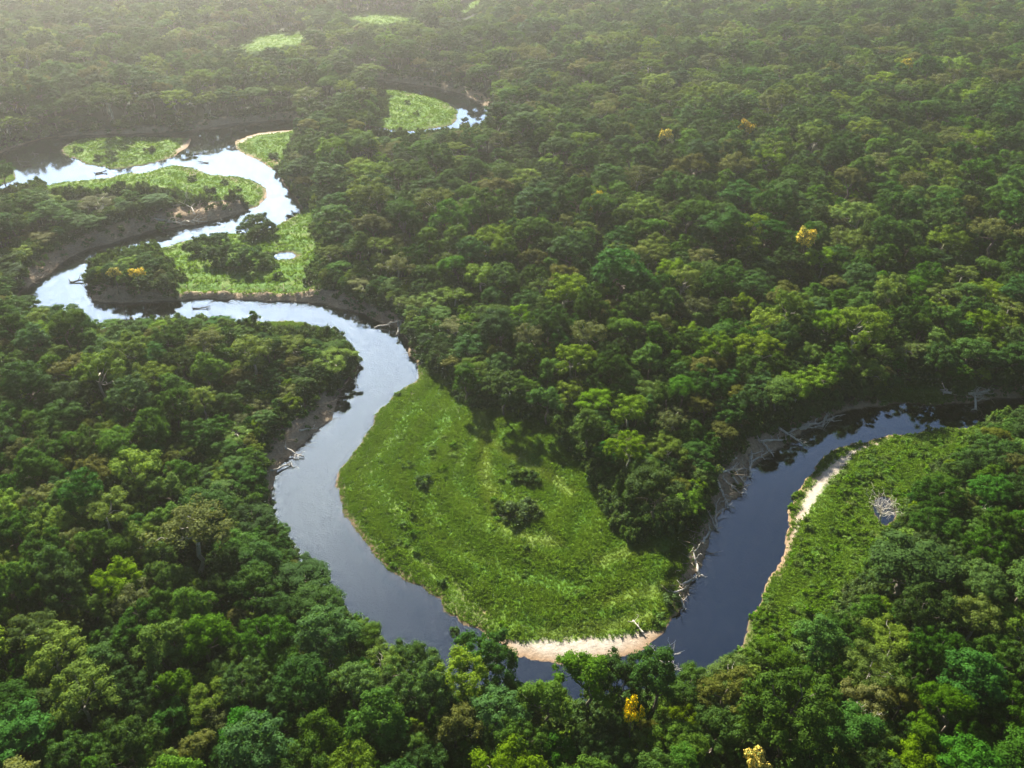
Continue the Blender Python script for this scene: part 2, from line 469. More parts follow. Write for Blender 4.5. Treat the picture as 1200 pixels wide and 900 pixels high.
# ------------------------------------------------------------------ ground and river
NROW, NCOL = 640, 470
vv = np.concatenate([np.linspace(1010, 0, NROW), np.linspace(-6, -205, 60)])
_, rad = ground_at(np.full(vv.shape, 600.), vv)
rad = np.concatenate([rad, rad[-1] * np.geomspace(1.1, 1.5, 5)])
th = np.linspace(-.60, .60, NCOL)
th = np.concatenate([np.linspace(-1.5, -.62, 40), th, np.linspace(.62, 1.5, 40)])
RR, TT = np.meshgrid(rad, th, indexing='ij')
X, Y = (RR * np.tan(np.clip(TT, -1.2, 1.2)) * 1.0), RR.copy()
X = np.where(np.abs(TT) > 1.2, RR * math.tan(1.2) * np.sign(TT) * (1 + (np.abs(TT) - 1.2) * 4), X)
X = np.clip(X, -8000, 8000)
Fd = fields(X, Y)
Z = height(X, Y, Fd)
nr, nc = X.shape
idx = np.arange(nr * nc).reshape(nr, nc)
FA = np.stack([idx[:-1, :-1], idx[:-1, 1:], idx[1:, 1:], idx[1:, :-1]], -1).reshape(-1, 4)
near_sdf = union([MEADOW_P['near'], MEADOW_P['right']], X, Y)

W0 = Fd['w']
m, t, out = material('ground')
P = t.pos()
n_lo = t.noise(P, .05, 4, .6); n_md = t.noise(P, .35, 5, .6); n_hi = t.noise(P, 1.6, 5, .65)
floor = t.mix(n_md, (.010, .018, .006), (.022, .034, .011))
lane = t.noise(P, .13, 3, .5, 1.2)
grass = t.mix(t.rng(n_md, .3, .7), (.048, .125, .010), (.085, .180, .020))
grass = t.mix(t.rng(lane, .52, .66), grass, (.120, .170, .035))
grass = t.mix(t.rng(n_lo, .56, .70, 0, .7), grass, (.105, .125, .040))
def meadow_tone(t, c, P):
    band = t.math('SINE', t.math('ADD', t.math('MULTIPLY', t.attr('shore'), .62), t.math('MULTIPLY', t.noise(P, .06, 3, .6), 9)))
    c = t.mix(t.rng(band, .0, .9, 0, .5), c, (.135, .235, .026))
    c = t.mix(t.rng(band, -.3, -.95, 0, .3), c, (.070, .160, .014))
    tk = t.math('ADD', t.attr('track'), t.math('MULTIPLY', t.math('SUBTRACT', t.noise(P, .5, 3, .6), .5), 4))
    return t.mix(t.rng(tk, 3.4, .3, 0, .5, True), c, (.180, .240, .042))


grass = meadow_tone(t, grass, P)
soil = t.mix(t.rng(n_hi, .3, .7), (.21, .15, .095), (.48, .36, .235))
soil = t.mix(t.rng(n_md, .55, .68, 0, .75), soil, (.48, .38, .26))
sandc = t.mix(t.rng(n_md, .3, .7), (.34, .285, .22), (.53, .48, .41))
jit = t.math('MULTIPLY', t.math('SUBTRACT', n_md, .5), 12.0)
jit2 = t.math('MULTIPLY', t.math('SUBTRACT', n_hi, .5), 4.0)
kM = t.rng(t.math('ADD', t.attr('meadow'), jit), 2, -2, smooth=True)
kC = t.rng(t.math('ADD', t.math('ADD', t.attr('scree'), jit2), t.math('MULTIPLY', jit, .4)), 1, -1, smooth=True)
kS = t.rng(t.math('ADD', t.math('ADD', t.attr('sand'), jit2), t.math('MULTIPLY', jit, .35)), .6, -.9, smooth=True)
c = t.mix(kM, floor, grass); c = t.mix(kC, c, soil); c = t.mix(kS, c, sandc)
# under water: pale sand in shallows, painted darker with depth for light lost in water
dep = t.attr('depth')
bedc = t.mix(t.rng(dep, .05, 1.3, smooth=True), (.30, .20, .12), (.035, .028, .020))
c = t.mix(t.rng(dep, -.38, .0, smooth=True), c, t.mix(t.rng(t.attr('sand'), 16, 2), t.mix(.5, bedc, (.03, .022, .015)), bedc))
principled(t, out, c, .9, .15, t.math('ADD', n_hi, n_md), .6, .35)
M_GROUND = m
ground = link('ground', np_mesh('ground', np.stack([X, Y, Z], -1).reshape(-1, 3), FA, M_GROUND, True,
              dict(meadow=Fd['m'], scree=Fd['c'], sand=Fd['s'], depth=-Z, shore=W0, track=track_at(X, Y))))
tag(ground, kind='structure')

m, t, out = material('river_water')
P = t.pos()
mp = t.new('ShaderNodeMapping'); t.put(mp.inputs['Vector'], P); mp.inputs['Scale'].default_value = (1, 1, 1)
rip = t.noise(mp.outputs[0], 1.1, 3, .55)
swell = t.noise(mp.outputs[0], .16, 2, .5)
calm = t.rng(t.noise(P, .03, 3, .5), .35, .7)
hgt = t.math('ADD', t.math('MULTIPLY', rip, calm), t.math('MULTIPLY', swell, .8))
b = t.new('ShaderNodeBump'); t.put(b.inputs['Height'], hgt); b.inputs['Strength'].default_value = .09; b.inputs['Distance'].default_value = .12
gl = t.new('ShaderNodeBsdfGlossy'); t.put(gl.inputs['Roughness'], t.rng(t.noise(P, .045, 4, .6, .8), .4, .65, .012, .03)); t.l.new(b.outputs[0], gl.inputs['Normal'])
gl.inputs['Color'].default_value = (.66, .82, 1, 1)
fr = t.new('ShaderNodeFresnel'); fr.inputs['IOR'].default_value = 2.5; t.l.new(b.outputs[0], fr.inputs['Normal'])
tp = t.new('ShaderNodeBsdfTransparent'); tp.inputs['Color'].default_value = (.62, .56, .45, 1)
mx = t.new('ShaderNodeMixShader'); t.l.new(fr.outputs[0], mx.inputs[0]); t.l.new(tp.outputs[0], mx.inputs[1]); t.l.new(gl.outputs[0], mx.inputs[2])
t.l.new(mx.outputs[0], out.inputs[0])
M_WATER = m
W = Fd['w']
keep = (np.minimum.reduce([W[:-1, :-1], W[:-1, 1:], W[1:, 1:], W[1:, :-1]]) < 1.5).reshape(-1)
cxm = X[:-1, :-1].reshape(-1); cym = Y[:-1, :-1].reshape(-1)


def water_sheet(name, sel):
    Fw = FA[sel]; u, inv = np.unique(Fw, return_inverse=True)
    V = np.stack([X.reshape(-1)[u], Y.reshape(-1)[u], np.zeros(len(u))], -1)
    return tag(link(name, np_mesh(name, V, inv.reshape(-1, 4), M_WATER, True)), kind='structure')


pools = np.zeros(keep.shape, bool)
for wp in WATER_P[1:]:
    mnx, mny = wp.min(0) - 6; mxx, mxy = wp.max(0) + 6
    pools |= (cxm > mnx) & (cxm < mxx) & (cym > mny) & (cym < mxy)
water_sheet('river', keep & ~pools)
water_sheet('pools', keep & pools)

# ------------------------------------------------------------------ where the trees stand
# what stays open to the eye over the tree tops (outlines in the photograph)
OPEN = [[(1200, 467), (1150, 472), (1100, 476), (1020, 480), (990, 486), (940, 510), (893, 542), (876, 555), (871, 574), (841, 603), (832, 625),
         (806, 698), (791, 726), (768, 751), (735, 770), (650, 778), (590, 757), (533, 723), (480, 683), (420, 628), (396, 577), (410, 533), (457, 467),
         (489, 437), (476, 400), (440, 378), (388, 358), (270, 353), (164, 356), (107, 356), (100, 324), (108, 313), (180, 294), (228, 279),
         (290, 275), (330, 262), (355, 247), (334, 217), (315, 197), (281, 182), (281, 165), (345, 153), (345, 142), (255, 150), (228, 156),
         (205, 180), (190, 189), (140, 197), (100, 193), (68, 176), (85, 160), (40, 168), (20, 180), (17, 203), (-10, 226), (5, 230), (55, 215),
         (123, 210), (170, 202), (225, 197), (293, 208), (310, 220), (313, 232), (275, 252), (233, 263), (180, 271), (124, 287), (84, 303),
         (50, 327), (26, 348), (45, 357), (62, 363), (74, 352), (85, 355), (100, 365), (124, 377), (152, 381), (208, 377), (260, 374), (340, 374),
         (370, 379), (400, 392), (416, 412), (412, 440), (393, 485), (365, 512), (320, 560), (324, 590), (350, 617), (377, 650), (408, 680),
         (414, 694), (433, 717), (463, 727), (480, 753), (505, 770), (530, 781), (600, 790), (650, 796), (700, 788), (770, 776), (855, 767), (877, 740), (901, 677),
         (929, 586), (960, 543), (1016, 516), (1116, 502), (1200, 490)],
        [(440, 101), (475, 94), (517, 105), (550, 115), (575, 130), (566, 150), (507, 152), (475, 157), (442, 152)]]
OPEN += [MEADOW[k] for k in ('mid', 'bar', 'island', 'spit', 'far', 'under')]
OPEN += [[(497, 424), (555, 478), (600, 486), (660, 503), (682, 535), (705, 575), (716, 610), (740, 638), (800, 634), (815, 640), (600, 740), (400, 600), (430, 500)],
         [(935, 715), (985, 690), (1010, 660), (1035, 632), (1045, 592), (1080, 575), (1110, 545), (1140, 506), (960, 545), (925, 610), (890, 700)]]
BANKS = [[(832, 568), (852, 545), (888, 518), (950, 490), (985, 480), (980, 494), (900, 545), (850, 594), (836, 650), (803, 718), (792, 712), (808, 650), (824, 605)],
         [(376, 472), (350, 500), (314, 530), (313, 566), (320, 560), (365, 512), (393, 480)],
         [(108, 345), (206, 348), (345, 350), (440, 368), (470, 380), (440, 378), (340, 356), (108, 357)],
         [(48, 312), (84, 294), (124, 278), (205, 256), (280, 244), (275, 252), (205, 269), (124, 289), (50, 328)]]
OPEN += BANKS + [[(270, 376), (345, 376), (380, 384), (398, 394), (385, 402), (340, 396), (290, 389)],
                 [(404, 27), (418, 17), (440, 19), (460, 16), (484, 21), (470, 26), (440, 24)], [(278, 57), (298, 45), (318, 48), (350, 41), (345, 50), (318, 55), (300, 60)], [(520, 24), (545, 12), (552, -2), (570, -4), (558, 18), (540, 27)]]
OPEN = [np.array(q, float) for q in OPEN]; BANKS = [np.array(q, float) for q in BANKS]


def in_open(u, v):
    r_ = np.zeros(u.shape, bool)
    for q in OPEN: r_ |= sdf(q, u, v) < 0
    return r_


KW = np.array([k[4] for k in KINDS]); KW = KW / KW.sum()
cell = 7.0
grid = {}
TREES = []      # x, y, z, radius, kind, variant, scale, rot


def try_put(x, y, r, gap):
    i, j = int(x // cell), int(y // cell)
    for a in range(i - 2, i + 3):
        for b_ in range(j - 2, j + 3):
            for (px, py, pr) in grid.get((a, b_), ()):
                dd = gap * (r + pr)
                if (px - x) ** 2 + (py - y) ** 2 < dd * dd: return False
    grid.setdefault((i, j), []).append((x, y, r))
    return True


def candidates(n):
    y = np.sqrt(R.uniform(55. ** 2, 1300. ** 2, n)) if False else R.uniform(55, 1300, n)
    hw = .52 * y + 75
    keep_ = R.random(n) < hw / (.52 * 1300 + 75)
    y = y[keep_]; x = R.uniform(-1, 1, len(y)) * (.52 * y + 75)
    return x, y


# trees that stand alone in the photograph: pixel of the crown's middle, kind, radius
SPECIAL = [(297, 371, 1, 2.6), (768, 580, 0, 7.0), (735, 530, 2, 4.6), (690, 500, 1, 5.5), (590, 455, 0, 6.0), (545, 440, 1, 5.2), (640, 468, 1, 5.2),
           (160, 308, 0, 5.2), (178, 320, 0, 5.6), (190, 334, 1, 4.6), (150, 330, 1, 4.6), (168, 336, 0, 4.2), (133, 325, 6, 3.6), (118, 322, 1, 3.4), (146, 312, 1, 3.8),
           (300, 258, 0, 5.6), (289, 266, 0, 4.4), (311, 266, 0, 4.6), (300, 270, 1, 4.2), (240, 284, 0, 5.0), (228, 290, 1, 3.6), (256, 280, 0, 4.4), (270, 294, 0, 5.4), (289, 300, 0, 6.0), (306, 301, 1, 4.6), (277, 306, 1, 4.2), (252, 298, 0, 4.6), (420, 118, 0, 7.5), (408, 128, 0, 6.5), (432, 126, 1, 6.0), (130, 180, 0, 3.2), (160, 240, 0, 5.5), (150, 236, 1, 5.0),
           (570, 770, 0, 5.8), (540, 795, 2, 4.6), (690, 798, 1, 6.2), (725, 805, 0, 5.5), (640, 825, 1, 5.0), (765, 800, 6, 4.2)]
special_ids = []; ZS = []
for (u, v, k, r) in SPECIAL:
    zc = KINDS[k][5]['zc']; rx = KINDS[k][5]['rx']; s = r / rx
    bushy = v < 345 and u < 325
    zf = .72 if bushy else .84 if 400 < v < 640 else 1.0
    x, y = ground_at(u, v, zc * s * zf + 1.5 - (4.2 * s if bushy else 0))
    x, y = float(x), float(y)
    i, j = int(x // cell), int(y // cell); grid.setdefault((i, j), []).append((x, y, r))
    special_ids.append(len(TREES)); TREES.append([x, y, 0, r, k, 0, s, R.uniform(0, 6.28)]); ZS.append(s * zf)

FLOWER = [(700, 238, 2.9), (945, 284, 3.1), (938, 293, 2.0), (875, 152, 3.4), (1062, 80, 3.6), (780, 161, 3.0), (886, 897, 2.3), (741, 838, 1.7), (131, 311, 2.4), (157, 311, 2.6), (95, 302, 1.2)]
FLOWER = FLOWER[:-1]
FLOWERS = []
for (u, v, r) in FLOWER:
    s = r / 3.9; x, y = ground_at(u, v, 10.8 * (1.4 if v < 290 else 1.05) + 2)
    x, y = float(x), float(y); grid.setdefault((int(x // cell), int(y // cell)), []).append((x, y, r)); FLOWERS.append((x, y, r, s))

for (rlo, rhi, gap, n) in ((6.0, 8.4, .78, 16000), (4.6, 6.0, .72, 60000), (3.2, 4.6, .66, 110000), (2.2, 3.2, .62, 120000), (1.5, 2.3, .58, 90000)):
    xs, ys = candidates(n)
    if rhi < 2.5:                      # saplings that fill the gaps of the near forest
        ys = 55 + (ys - 55) * .28; xs = R.uniform(-1, 1, len(ys)) * (.52 * ys + 75)
    rs = R.uniform(rlo, rhi, len(xs))
    f = fields(xs, ys)
    ok = (f['w'] > np.minimum(1.2 + rs * .30, 3.2)) & (f['m'] > rs * .4) & (f['s'] > 1.5) & (f['c'] > rs * .45)
    sp = waves(xs, ys, 40, 20, 10)
    # heights: tall forest inside, lower at the edge of the water and of the meadows; kept below the open views
    edge = np.minimum.reduce([f['w'], f['m'], f['c']])
    zb = np.maximum(height(xs, ys, f), .3)
    hk = (rs / 5.0) ** .8 * (.67 + .26 * sstep(2, 22, edge)) * R.uniform(.88, 1.16, len(xs))
    cl_ = union([SCREE_P[0], SCREE_P[1], SCREE_P[3]], xs, ys)
    hk = hk * (.42 + .58 * sstep(3, 22, cl_)) * (.74 + .26 * sstep(1, 16, union([MEADOW_P['near']], xs, ys)))
    hk = hk * np.where(R.random(len(xs)) < .05, 1.22, 1)
    hk = np.clip(hk * (1 + .11 * waves(xs, ys, 26, 2, 10)), .4, 1.5)
    for sh in (1., .82, .66, .5):
        if sh < 1: hk = np.where(bad, hk * .82, hk)
        bad = np.zeros(len(xs), bool)
        for dx, hz_ in ((0, 14.2), (-.62, 12.), (.62, 12.), (-.85, 9.), (.85, 9.)):
            u_, v_, _z = pixel_of(xs + dx * rs, ys, zb + hz_ * hk)
            bad |= in_open(u_, v_)
    ok &= ~bad & ((rs < 5.7) | (ys > 300) | (R.random(len(xs)) < .04))
    for x, y, z_, r, h_, o, q in zip(xs, ys, zb, rs, hk, ok, sp):
        if not o or not try_put(x, y, r, gap): continue
        p = KW * np.exp(q * np.array([.5, 0, -.3, -.4, .3, -.2, .3])); p /= p.sum()
        k = int(R.choice(len(KINDS), p=p))
        TREES.append([x, y, z_, r, k, int(R.integers(NV)), r / KINDS[k][5]['rx'], R.uniform(0, 6.28)]); ZS.append(h_ * 10.3 / KINDS[k][5]['zc'])
TREES = np.array(TREES)
fT = fields(TREES[:len(SPECIAL), 0], TREES[:len(SPECIAL), 1])
SINK = np.array([4.2 * TREES[i, 6] if (q[1] < 345 and q[0] < 325) else 0 for i, q in enumerate(SPECIAL)])
TREES[:len(SPECIAL), 2] = -SINK + np.maximum(height(TREES[:len(SPECIAL), 0], TREES[:len(SPECIAL), 1], fT), .2)
zs = np.array(ZS)
print('trees', len(TREES))

# the 300 that show largest
top = TREES[:, 2] + zs * 10
U, Vp, ZC = pixel_of(TREES[:, 0], TREES[:, 1], top)
size = TREES[:, 3] / ZC * F
inside = (U > -size * .3) & (U < 1200 + size * .3) & (Vp > 0) & (Vp < 900 + size * .25)
score = np.where(inside, size * np.where(TREES[:, 3] < 3.2, .8, 1), -1)
score[special_ids] = 1e6
order = np.argsort(-score)[:292]
chosen = set(order.tolist())

GROUP = 'trees of the rainforest canopy'
proto = {}


def put_thing(name, kids, x, y, z, sx, sz, rot, label, cat, group):
    """an Empty at the foot with its parts; kids: (name, mesh)"""
    e = bpy.data.objects.new(name, None); COL.objects.link(e)
    e.location = (x, y, z); e.scale = (sx, sx, sz); e.rotation_euler = (0, 0, rot); e.empty_display_size = .5
    tag(e, label, cat, group)
    out_ = []
    for kn, km in kids:
        o = bpy.data.objects.new(kn, km); COL.objects.link(o); o.parent = e; out_.append(o)
    return e, out_


ind = []
for i in order:
    x, y, z, r, k, v, s, rot = TREES[i]; k, v = int(k), int(v)
    cm, tm = SRC[k * NV + v]
    e, ch = put_thing('forest_tree', [('crown', cm), ('trunk', tm)], x, y, z, s, zs[i], rot, None, 'tree', GROUP)
    proto.setdefault(k * NV + v, ch)
    ind.append((e, i, k, U[i], Vp[i], r, zs[i]))

# ---- labels of the 300: look of the tree and the place it stands at
ORD = ['first', 'second', 'third', 'fourth', 'fifth', 'sixth', 'seventh', 'eighth', 'ninth', 'tenth', 'eleventh', 'twelfth', 'thirteenth',
       'fourteenth', 'fifteenth', 'sixteenth', 'seventeenth', 'eighteenth', 'nineteenth', 'twentieth']


def zone(u, v):
    if v < 200: return 'by the far loop of the river'
    if v < 350 and u < 420: return 'beside the far left river bends'
    if v < 420 and u < 420: return 'on the near bank of the upper river'
    if v < 640 and 480 < u < 830: return 'at the forest edge behind the big meadow'
    if u < 420 and v < 640: return 'on the left bank'
    side = 0 if u < 130 else 1 if u < 270 else 2 if u < 410 else 3 if u < 560 else 4 if u < 700 else 5 if u < 850 else 6 if u < 960 else 7 if u < 1080 else 8
    names = ['at the left edge', 'left of the river bend', 'beside the bend', 'below the river bend', 'below the sandbar', 'x',
             'below the right meadow', 'right of the right meadow', 'at the right edge']
    names[5] = 'just right of the sandbar'
    row = 0 if v < 700 else 1 if v < 775 else 2 if v < 838 else 3
    rows = ['far back', 'in the back row', 'in the middle row', 'along the bottom']
    return rows[row] + ' ' + names[side]


cells = {}
for rec in ind: cells.setdefault((rec[2], zone(rec[3], rec[4])), []).append(rec)
for (k, zn), recs in cells.items():
    recs.sort(key=lambda q: q[3])
    for n_, rec in enumerate(recs):
        look = KINDS[k][1]
        lab = look + ' ' + zn
        if len(recs) > 1:
            if n_ == 0: lab += ', leftmost'
            elif n_ == len(recs) - 1: lab += ', rightmost'
            else: lab += ', %s from the left' % ORD[n_]
        if len(lab.split()) > 16: lab = lab.replace(' from the left', ' from left').replace('just right', 'right')
        rec[0]['label'] = lab

# ---- the rest of the forest: one mass
rest = np.array([i for i in range(len(TREES)) if i not in chosen])


def scatter(name, pts, rot, scl, kind, sources, noun):
    """points that carry copies of the meshes of the source objects"""
    me = np_mesh(name, pts, [], None)
    at = me.attributes.new('kind', 'INT', 'POINT'); at.data.foreach_set('value', np.asarray(kind, np.int32))
    at = me.attributes.new('turn', 'FLOAT_VECTOR', 'POINT'); at.data.foreach_set('vector', np.asarray(rot, np.float32).ravel())
    at = me.attributes.new('size', 'FLOAT_VECTOR', 'POINT'); at.data.foreach_set('vector', np.asarray(scl, np.float32).ravel())
    o = link(name, me)
    ng = bpy.data.node_groups.new(name, 'GeometryNodeTree')
    ng.interface.new_socket('Geometry', in_out='INPUT', socket_type='NodeSocketGeometry')
    ng.interface.new_socket('Geometry', in_out='OUTPUT', socket_type='NodeSocketGeometry')
    N, L = ng.nodes, ng.links
    gi, go, jn = N.new('NodeGroupInput'), N.new('NodeGroupOutput'), N.new('GeometryNodeJoinGeometry')

    def named(nm, ty):
        a = N.new('GeometryNodeInputNamedAttribute'); a.data_type = ty; a.inputs['Name'].default_value = nm
        return next(s_ for s_ in a.outputs if s_.enabled and s_.name == 'Attribute')
    ak, ar, as_ = named('kind', 'INT'), named('turn', 'FLOAT_VECTOR'), named('size', 'FLOAT_VECTOR')
    er = N.new('FunctionNodeEulerToRotation'); L.new(ar, er.inputs[0])
    for k, objs in sources.items():
        cmpn = N.new('FunctionNodeCompare'); cmpn.data_type = 'INT'; cmpn.operation = 'EQUAL'
        ins = [s_ for s_ in cmpn.inputs if s_.enabled]
        L.new(ak, ins[0]); ins[1].default_value = k
        for so in objs:
            oi = N.new('GeometryNodeObjectInfo'); oi.inputs['Object'].default_value = so; oi.transform_space = 'ORIGINAL'
            oi.inputs['As Instance'].default_value = False
            ip = N.new('GeometryNodeInstanceOnPoints')
            L.new(gi.outputs[0], ip.inputs['Points']); L.new(cmpn.outputs[0], ip.inputs['Selection'])
            L.new(oi.outputs['Geometry'], ip.inputs['Instance']); L.new(er.outputs[0], ip.inputs['Rotation']); L.new(as_, ip.inputs['Scale'])
            L.new(ip.outputs[0], jn.inputs[0])
    L.new(jn.outputs[0], go.inputs[0])
    md = o.modifiers.new('scatter', 'NODES'); md.node_group = ng
    tag(o, noun, None, None, 'stuff')
    return o


kk = (TREES[rest, 4] * NV + TREES[rest, 5]).astype(int)
miss = sorted(set(kk.tolist()) - set(proto)); print('missing kinds', miss)
for q in miss: kk[kk == q] = next(iter(proto))
tilt = R.normal(0, .05, (len(rest), 2))
scatter('forest_canopy', TREES[rest][:, :3], np.stack([tilt[:, 0], tilt[:, 1], TREES[rest, 7]], 1),
        np.stack([TREES[rest, 6], TREES[rest, 6], zs[rest]], 1), kk, proto, 'dense green rainforest canopy beyond the nearest trees')

# ------------------------------------------------------------------ flowering and bare trees
FL = ['golden flowering crown left of centre above the mid forest', 'largest golden flowering tree in the right part of the forest',
      'small golden tree touching the larger golden one on the right', 'pale gold flowering tree in the upper right forest',
      'tiny orange-gold tree near the top right corner', 'small yellowish flowering tree in the hazy upper middle forest',
      'golden flowering tree cut by the bottom edge of the photo', 'yellow flowering tree in front of the water right of the sandbar',
      'yellow flowering crown at the tip of the dark island-like clump, left one', 'yellow flowering crown on top of the dark riverside clump, right one']
for (x, y, r, s), lab, n_ in zip(FLOWERS, FL, range(99)):
    z = float(max(.3, height(np.array([x]), np.array([y]), fields(np.array([x]), np.array([y])))[0]))
    put_thing('flowering_tree', [('crown', YEL[n_ % 2][0]), ('trunk', YEL[n_ % 2][1])], x, y, z, s, (1.4 if n_ < 6 else 1.05) if n_ < 8 else .75, n_ * 1.3, lab, 'tree', 'yellow flowering trees')


def bare_mesh(seed, h=9., spread=3.5, n=9, r=.2):
    rng = np.random.default_rng(seed); t = Build()
    tip = np.array([rng.normal(0, .4), rng.normal(0, .4), h * .55])
    t.tube(bent((0, 0, -.5), tip, rng, 5, .03), np.linspace(r * 1.3, r * .8, 5), 7)
    for i in range(n):
        st = np.array([0, 0, 0]) + tip * rng.uniform(.55, 1)
        a = rng.uniform(0, 6.28); e = np.array([math.cos(a) * spread * rng.uniform(.5, 1), math.sin(a) * spread * rng.uniform(.5, 1), h * rng.uniform(.75, 1.05)])
        p = bent(st, e, rng, 5, .07); t.tube(p, np.linspace(r * .5, r * .12, 5), 5)
        for j in range(4):
            q = p[rng.integers(2, 5)]; t.tube(bent(q, q + rng.normal(0, 1, 3) * np.array([1, 1, .6]) + (0, 0, .8), rng, 4, .08), np.linspace(r * .22, r * .07, 4), 4)
    return t.mesh('bare_branches', M_DRIFT, True)


for n_, (u, v, h, sp, lab) in enumerate([(778, 776, 8, 4, 'pale leafless tree standing in front of the water right of the sandbar'),
                                         (1011, 852, 8, 2.4, 'small white leafless tree among the dark crowns at the bottom right'),
                                         (1166, 612, 9, 3.6, 'grey leafless tree at the right edge beside the forest of the right bank'),
                                         (1036, 594, 6, 4.4, 'pale leafless shrubby tree leaning over the pool in the right meadow')]):
    x, y = ground_at(u, v, h * .7 + 2); x, y = float(x), float(y)
    o = link('bare_tree', bare_mesh(500 + n_, h, sp, 26 if n_ == 3 else 14)); o.location = (x, y, 1.5 if n_ != 1 else 6); o.rotation_euler = (0, 0, n_)
    tag(o, lab, 'tree', 'leafless trees')

# ------------------------------------------------------------------ shrubs that can be told apart
SHR = [(600, 603, 3.6, 'dark shrub thicket in the middle of the big meadow'), (612, 594, 3.0, 'dark bush at the back of the middle meadow thicket'),
       (588, 596, 2.4, 'dark bush at the left end of the middle meadow thicket'), (625, 600, 2.4, 'dark bush at the right end of the middle meadow thicket'),
       (606, 553, 3.0, 'dark bush behind the meadow thicket beside the pale track'), (622, 560, 2.4, 'low dark bush right of the pale track through the meadow'),
       (478, 543, 1.8, 'single small dark bush in the left half of the big meadow'), (496, 563, 2.2, 'second dark bush in the left half of the meadow, nearer the camera'),
       (532, 733, 1.2, 'small bush on the meadow shore left of the sandbar'), (790, 700, 2.2, 'round bush by the driftwood at the meadow corner'),
       (222, 286, 2.6, 'dark bush at the water in the middle river meadow, leftmost'), (262, 309, 3.0, 'low bush in front of the tree thicket in the middle river meadow'),
       (318, 309, 3.0, 'dark bush at the right end of the middle meadow thicket by the far pool'), (316, 296, 2.4, 'low bush beside the small far pool'),
       (326, 322, 2.0, 'small round bush alone in the middle river meadow'), (90, 173, 2.6, 'bush at the left end of the far island'),
       (175, 174, 2.6, 'bush at the right end of the far island'), (115, 183, 2.6, 'bush on the near shore of the far island'), (145, 172, 2.4, 'bush at the back of the far island'),
       (245, 222, 2.8, 'dark bush in the middle of the far green bar'), (262, 212, 2.2, 'bush at the back of the far green bar'), (278, 220, 1.8, 'small bush at the right end of the far green bar'),
       (225, 208, 2.4, 'low bush at the left of the far green bar'), (477, 119, 2.0, 'small dark bush in the bright far meadow, left one'),
       (488, 132, 2.0, 'small dark bush in the bright far meadow, right one'), (1092, 500, 1.5, 'small bush at the water at the top of the right meadow'),
       (978, 620, 1.4, 'pale bush beside the sand strip of the right meadow'), (190, 262, 3.0, 'brown bush on the far eroded bank'),
       (320, 180, 2.6, 'bush at the back of the pale far sand spit'), (545, 138, 2.4, 'bush standing at the water of the far loop')]
for n_, (u, v, r, lab) in enumerate(SHR):
    x, y = ground_at(u, v, 1.5 + r * .3); x, y = float(x), float(y)
    z = float(height(np.array([x]), np.array([y]), fields(np.array([x]), np.array([y])))[0])
    put_thing('shrub', [('foliage', SHRUBS[n_ % 3][0]), ('stems', SHRUBS[n_ % 3][1])], x, y, max(z, 0) - .1, r / 1.9, r / 1.9 * .85, n_ * 1.7, lab, 'shrub', 'shrubs in the river meadows')

# undergrowth along the forest edges and low leafy plants in the right meadow
def field_points(n, xlo, xhi, ylo, yhi): return R.uniform(xlo, xhi, n), R.uniform(ylo, yhi, n)


shrub_src = {i: [o for o in bpy.data.objects if o.name.startswith('foliage')][i:i + 1] for i in range(3)}
n = 240000
ys = 60 + 900 * R.random(n) ** 2.0; xs = R.uniform(-1, 1, n) * (.5 * ys + 60)
f = fields(xs, ys)
rim = (f['w'] > .6) & ~((f['m'] < 0) & (f['w'] < 14)) & (f['s'] > .6) & (((f['w'] < 9) & (f['m'] > 1)) | ((f['m'] > -4) & (f['m'] < 6)) | ((f['c'] > -3.5) & (f['c'] < 5)))
rim &= R.random(n) < np.where(f['c'] < 0, .5, 1) * .5
rim |= (f['w'] > 5) & (f['m'] > 3) & (f['c'] > 2) & (f['s'] > 2) & (ys < 340) & (R.random(n) < .16)
ub, vb, _z = pixel_of(xs, ys, np.full(len(xs), 3.0))
onb = np.zeros(len(xs), bool)
for q in BANKS: onb |= sdf(q, ub, vb) < 1
rim &= ~onb | (R.random(len(xs)) < .12)
xs, ys = xs[rim], ys[rim]; f = {k: a[rim] for k, a in f.items()}
zz = height(xs, ys, f)
sc_ = R.uniform(.5, 1.5, len(xs)) * np.where(f['m'] < 0, .7, 1) * np.where(f['c'] < 0, .55, 1)
print('undergrowth', len(xs))
scatter('undergrowth', np.stack([xs, ys, zz - .1], 1), np.stack([xs * 0, xs * 0, R.uniform(0, 6.28, len(xs))], 1),
        np.stack([sc_, sc_, sc_ * R.uniform(.8, 1.6, len(xs))], 1), R.integers(0, 3, len(xs)), shrub_src, 'tangled green undergrowth along the banks and forest edges')

# ------------------------------------------------------------------ grass and low plants of the meadows
GM, t, out = material('meadow_grass')
P = t.pos()
isl = t.new('ShaderNodeNewGeometry').outputs['Random Per Island']
nA = t.noise(P, .11, 4, .6, 1.0); nB = t.noise(P, .45, 3, .6)
gc = t.mix(isl, (.092, .195, .014), (.132, .245, .024))
gc = t.mix(t.rng(nA, .50, .68, 0, .5), gc, (.120, .215, .024))
gc = t.mix(t.rng(nB, .60, .75, 0, .5), gc, (.080, .165, .014))
gc = meadow_tone(t, gc, P)
p = t.new('ShaderNodeBsdfPrincipled'); t.put(p.inputs['Base Color'], gc); p.inputs['Roughness'].default_value = .55; p.inputs['Specular IOR Level'].default_value = .2
tr = t.new('ShaderNodeBsdfTranslucent'); t.put(tr.inputs['Color'], t.mix(1., gc, (1.4, 1.3, .6), 'MULTIPLY'))
mx = t.new('ShaderNodeMixShader'); mx.inputs[0].default_value = .45
t.l.new(p.outputs[0], mx.inputs[1]); t.l.new(tr.outputs[0], mx.inputs[2]); t.l.new(mx.outputs[0], out.inputs[0])

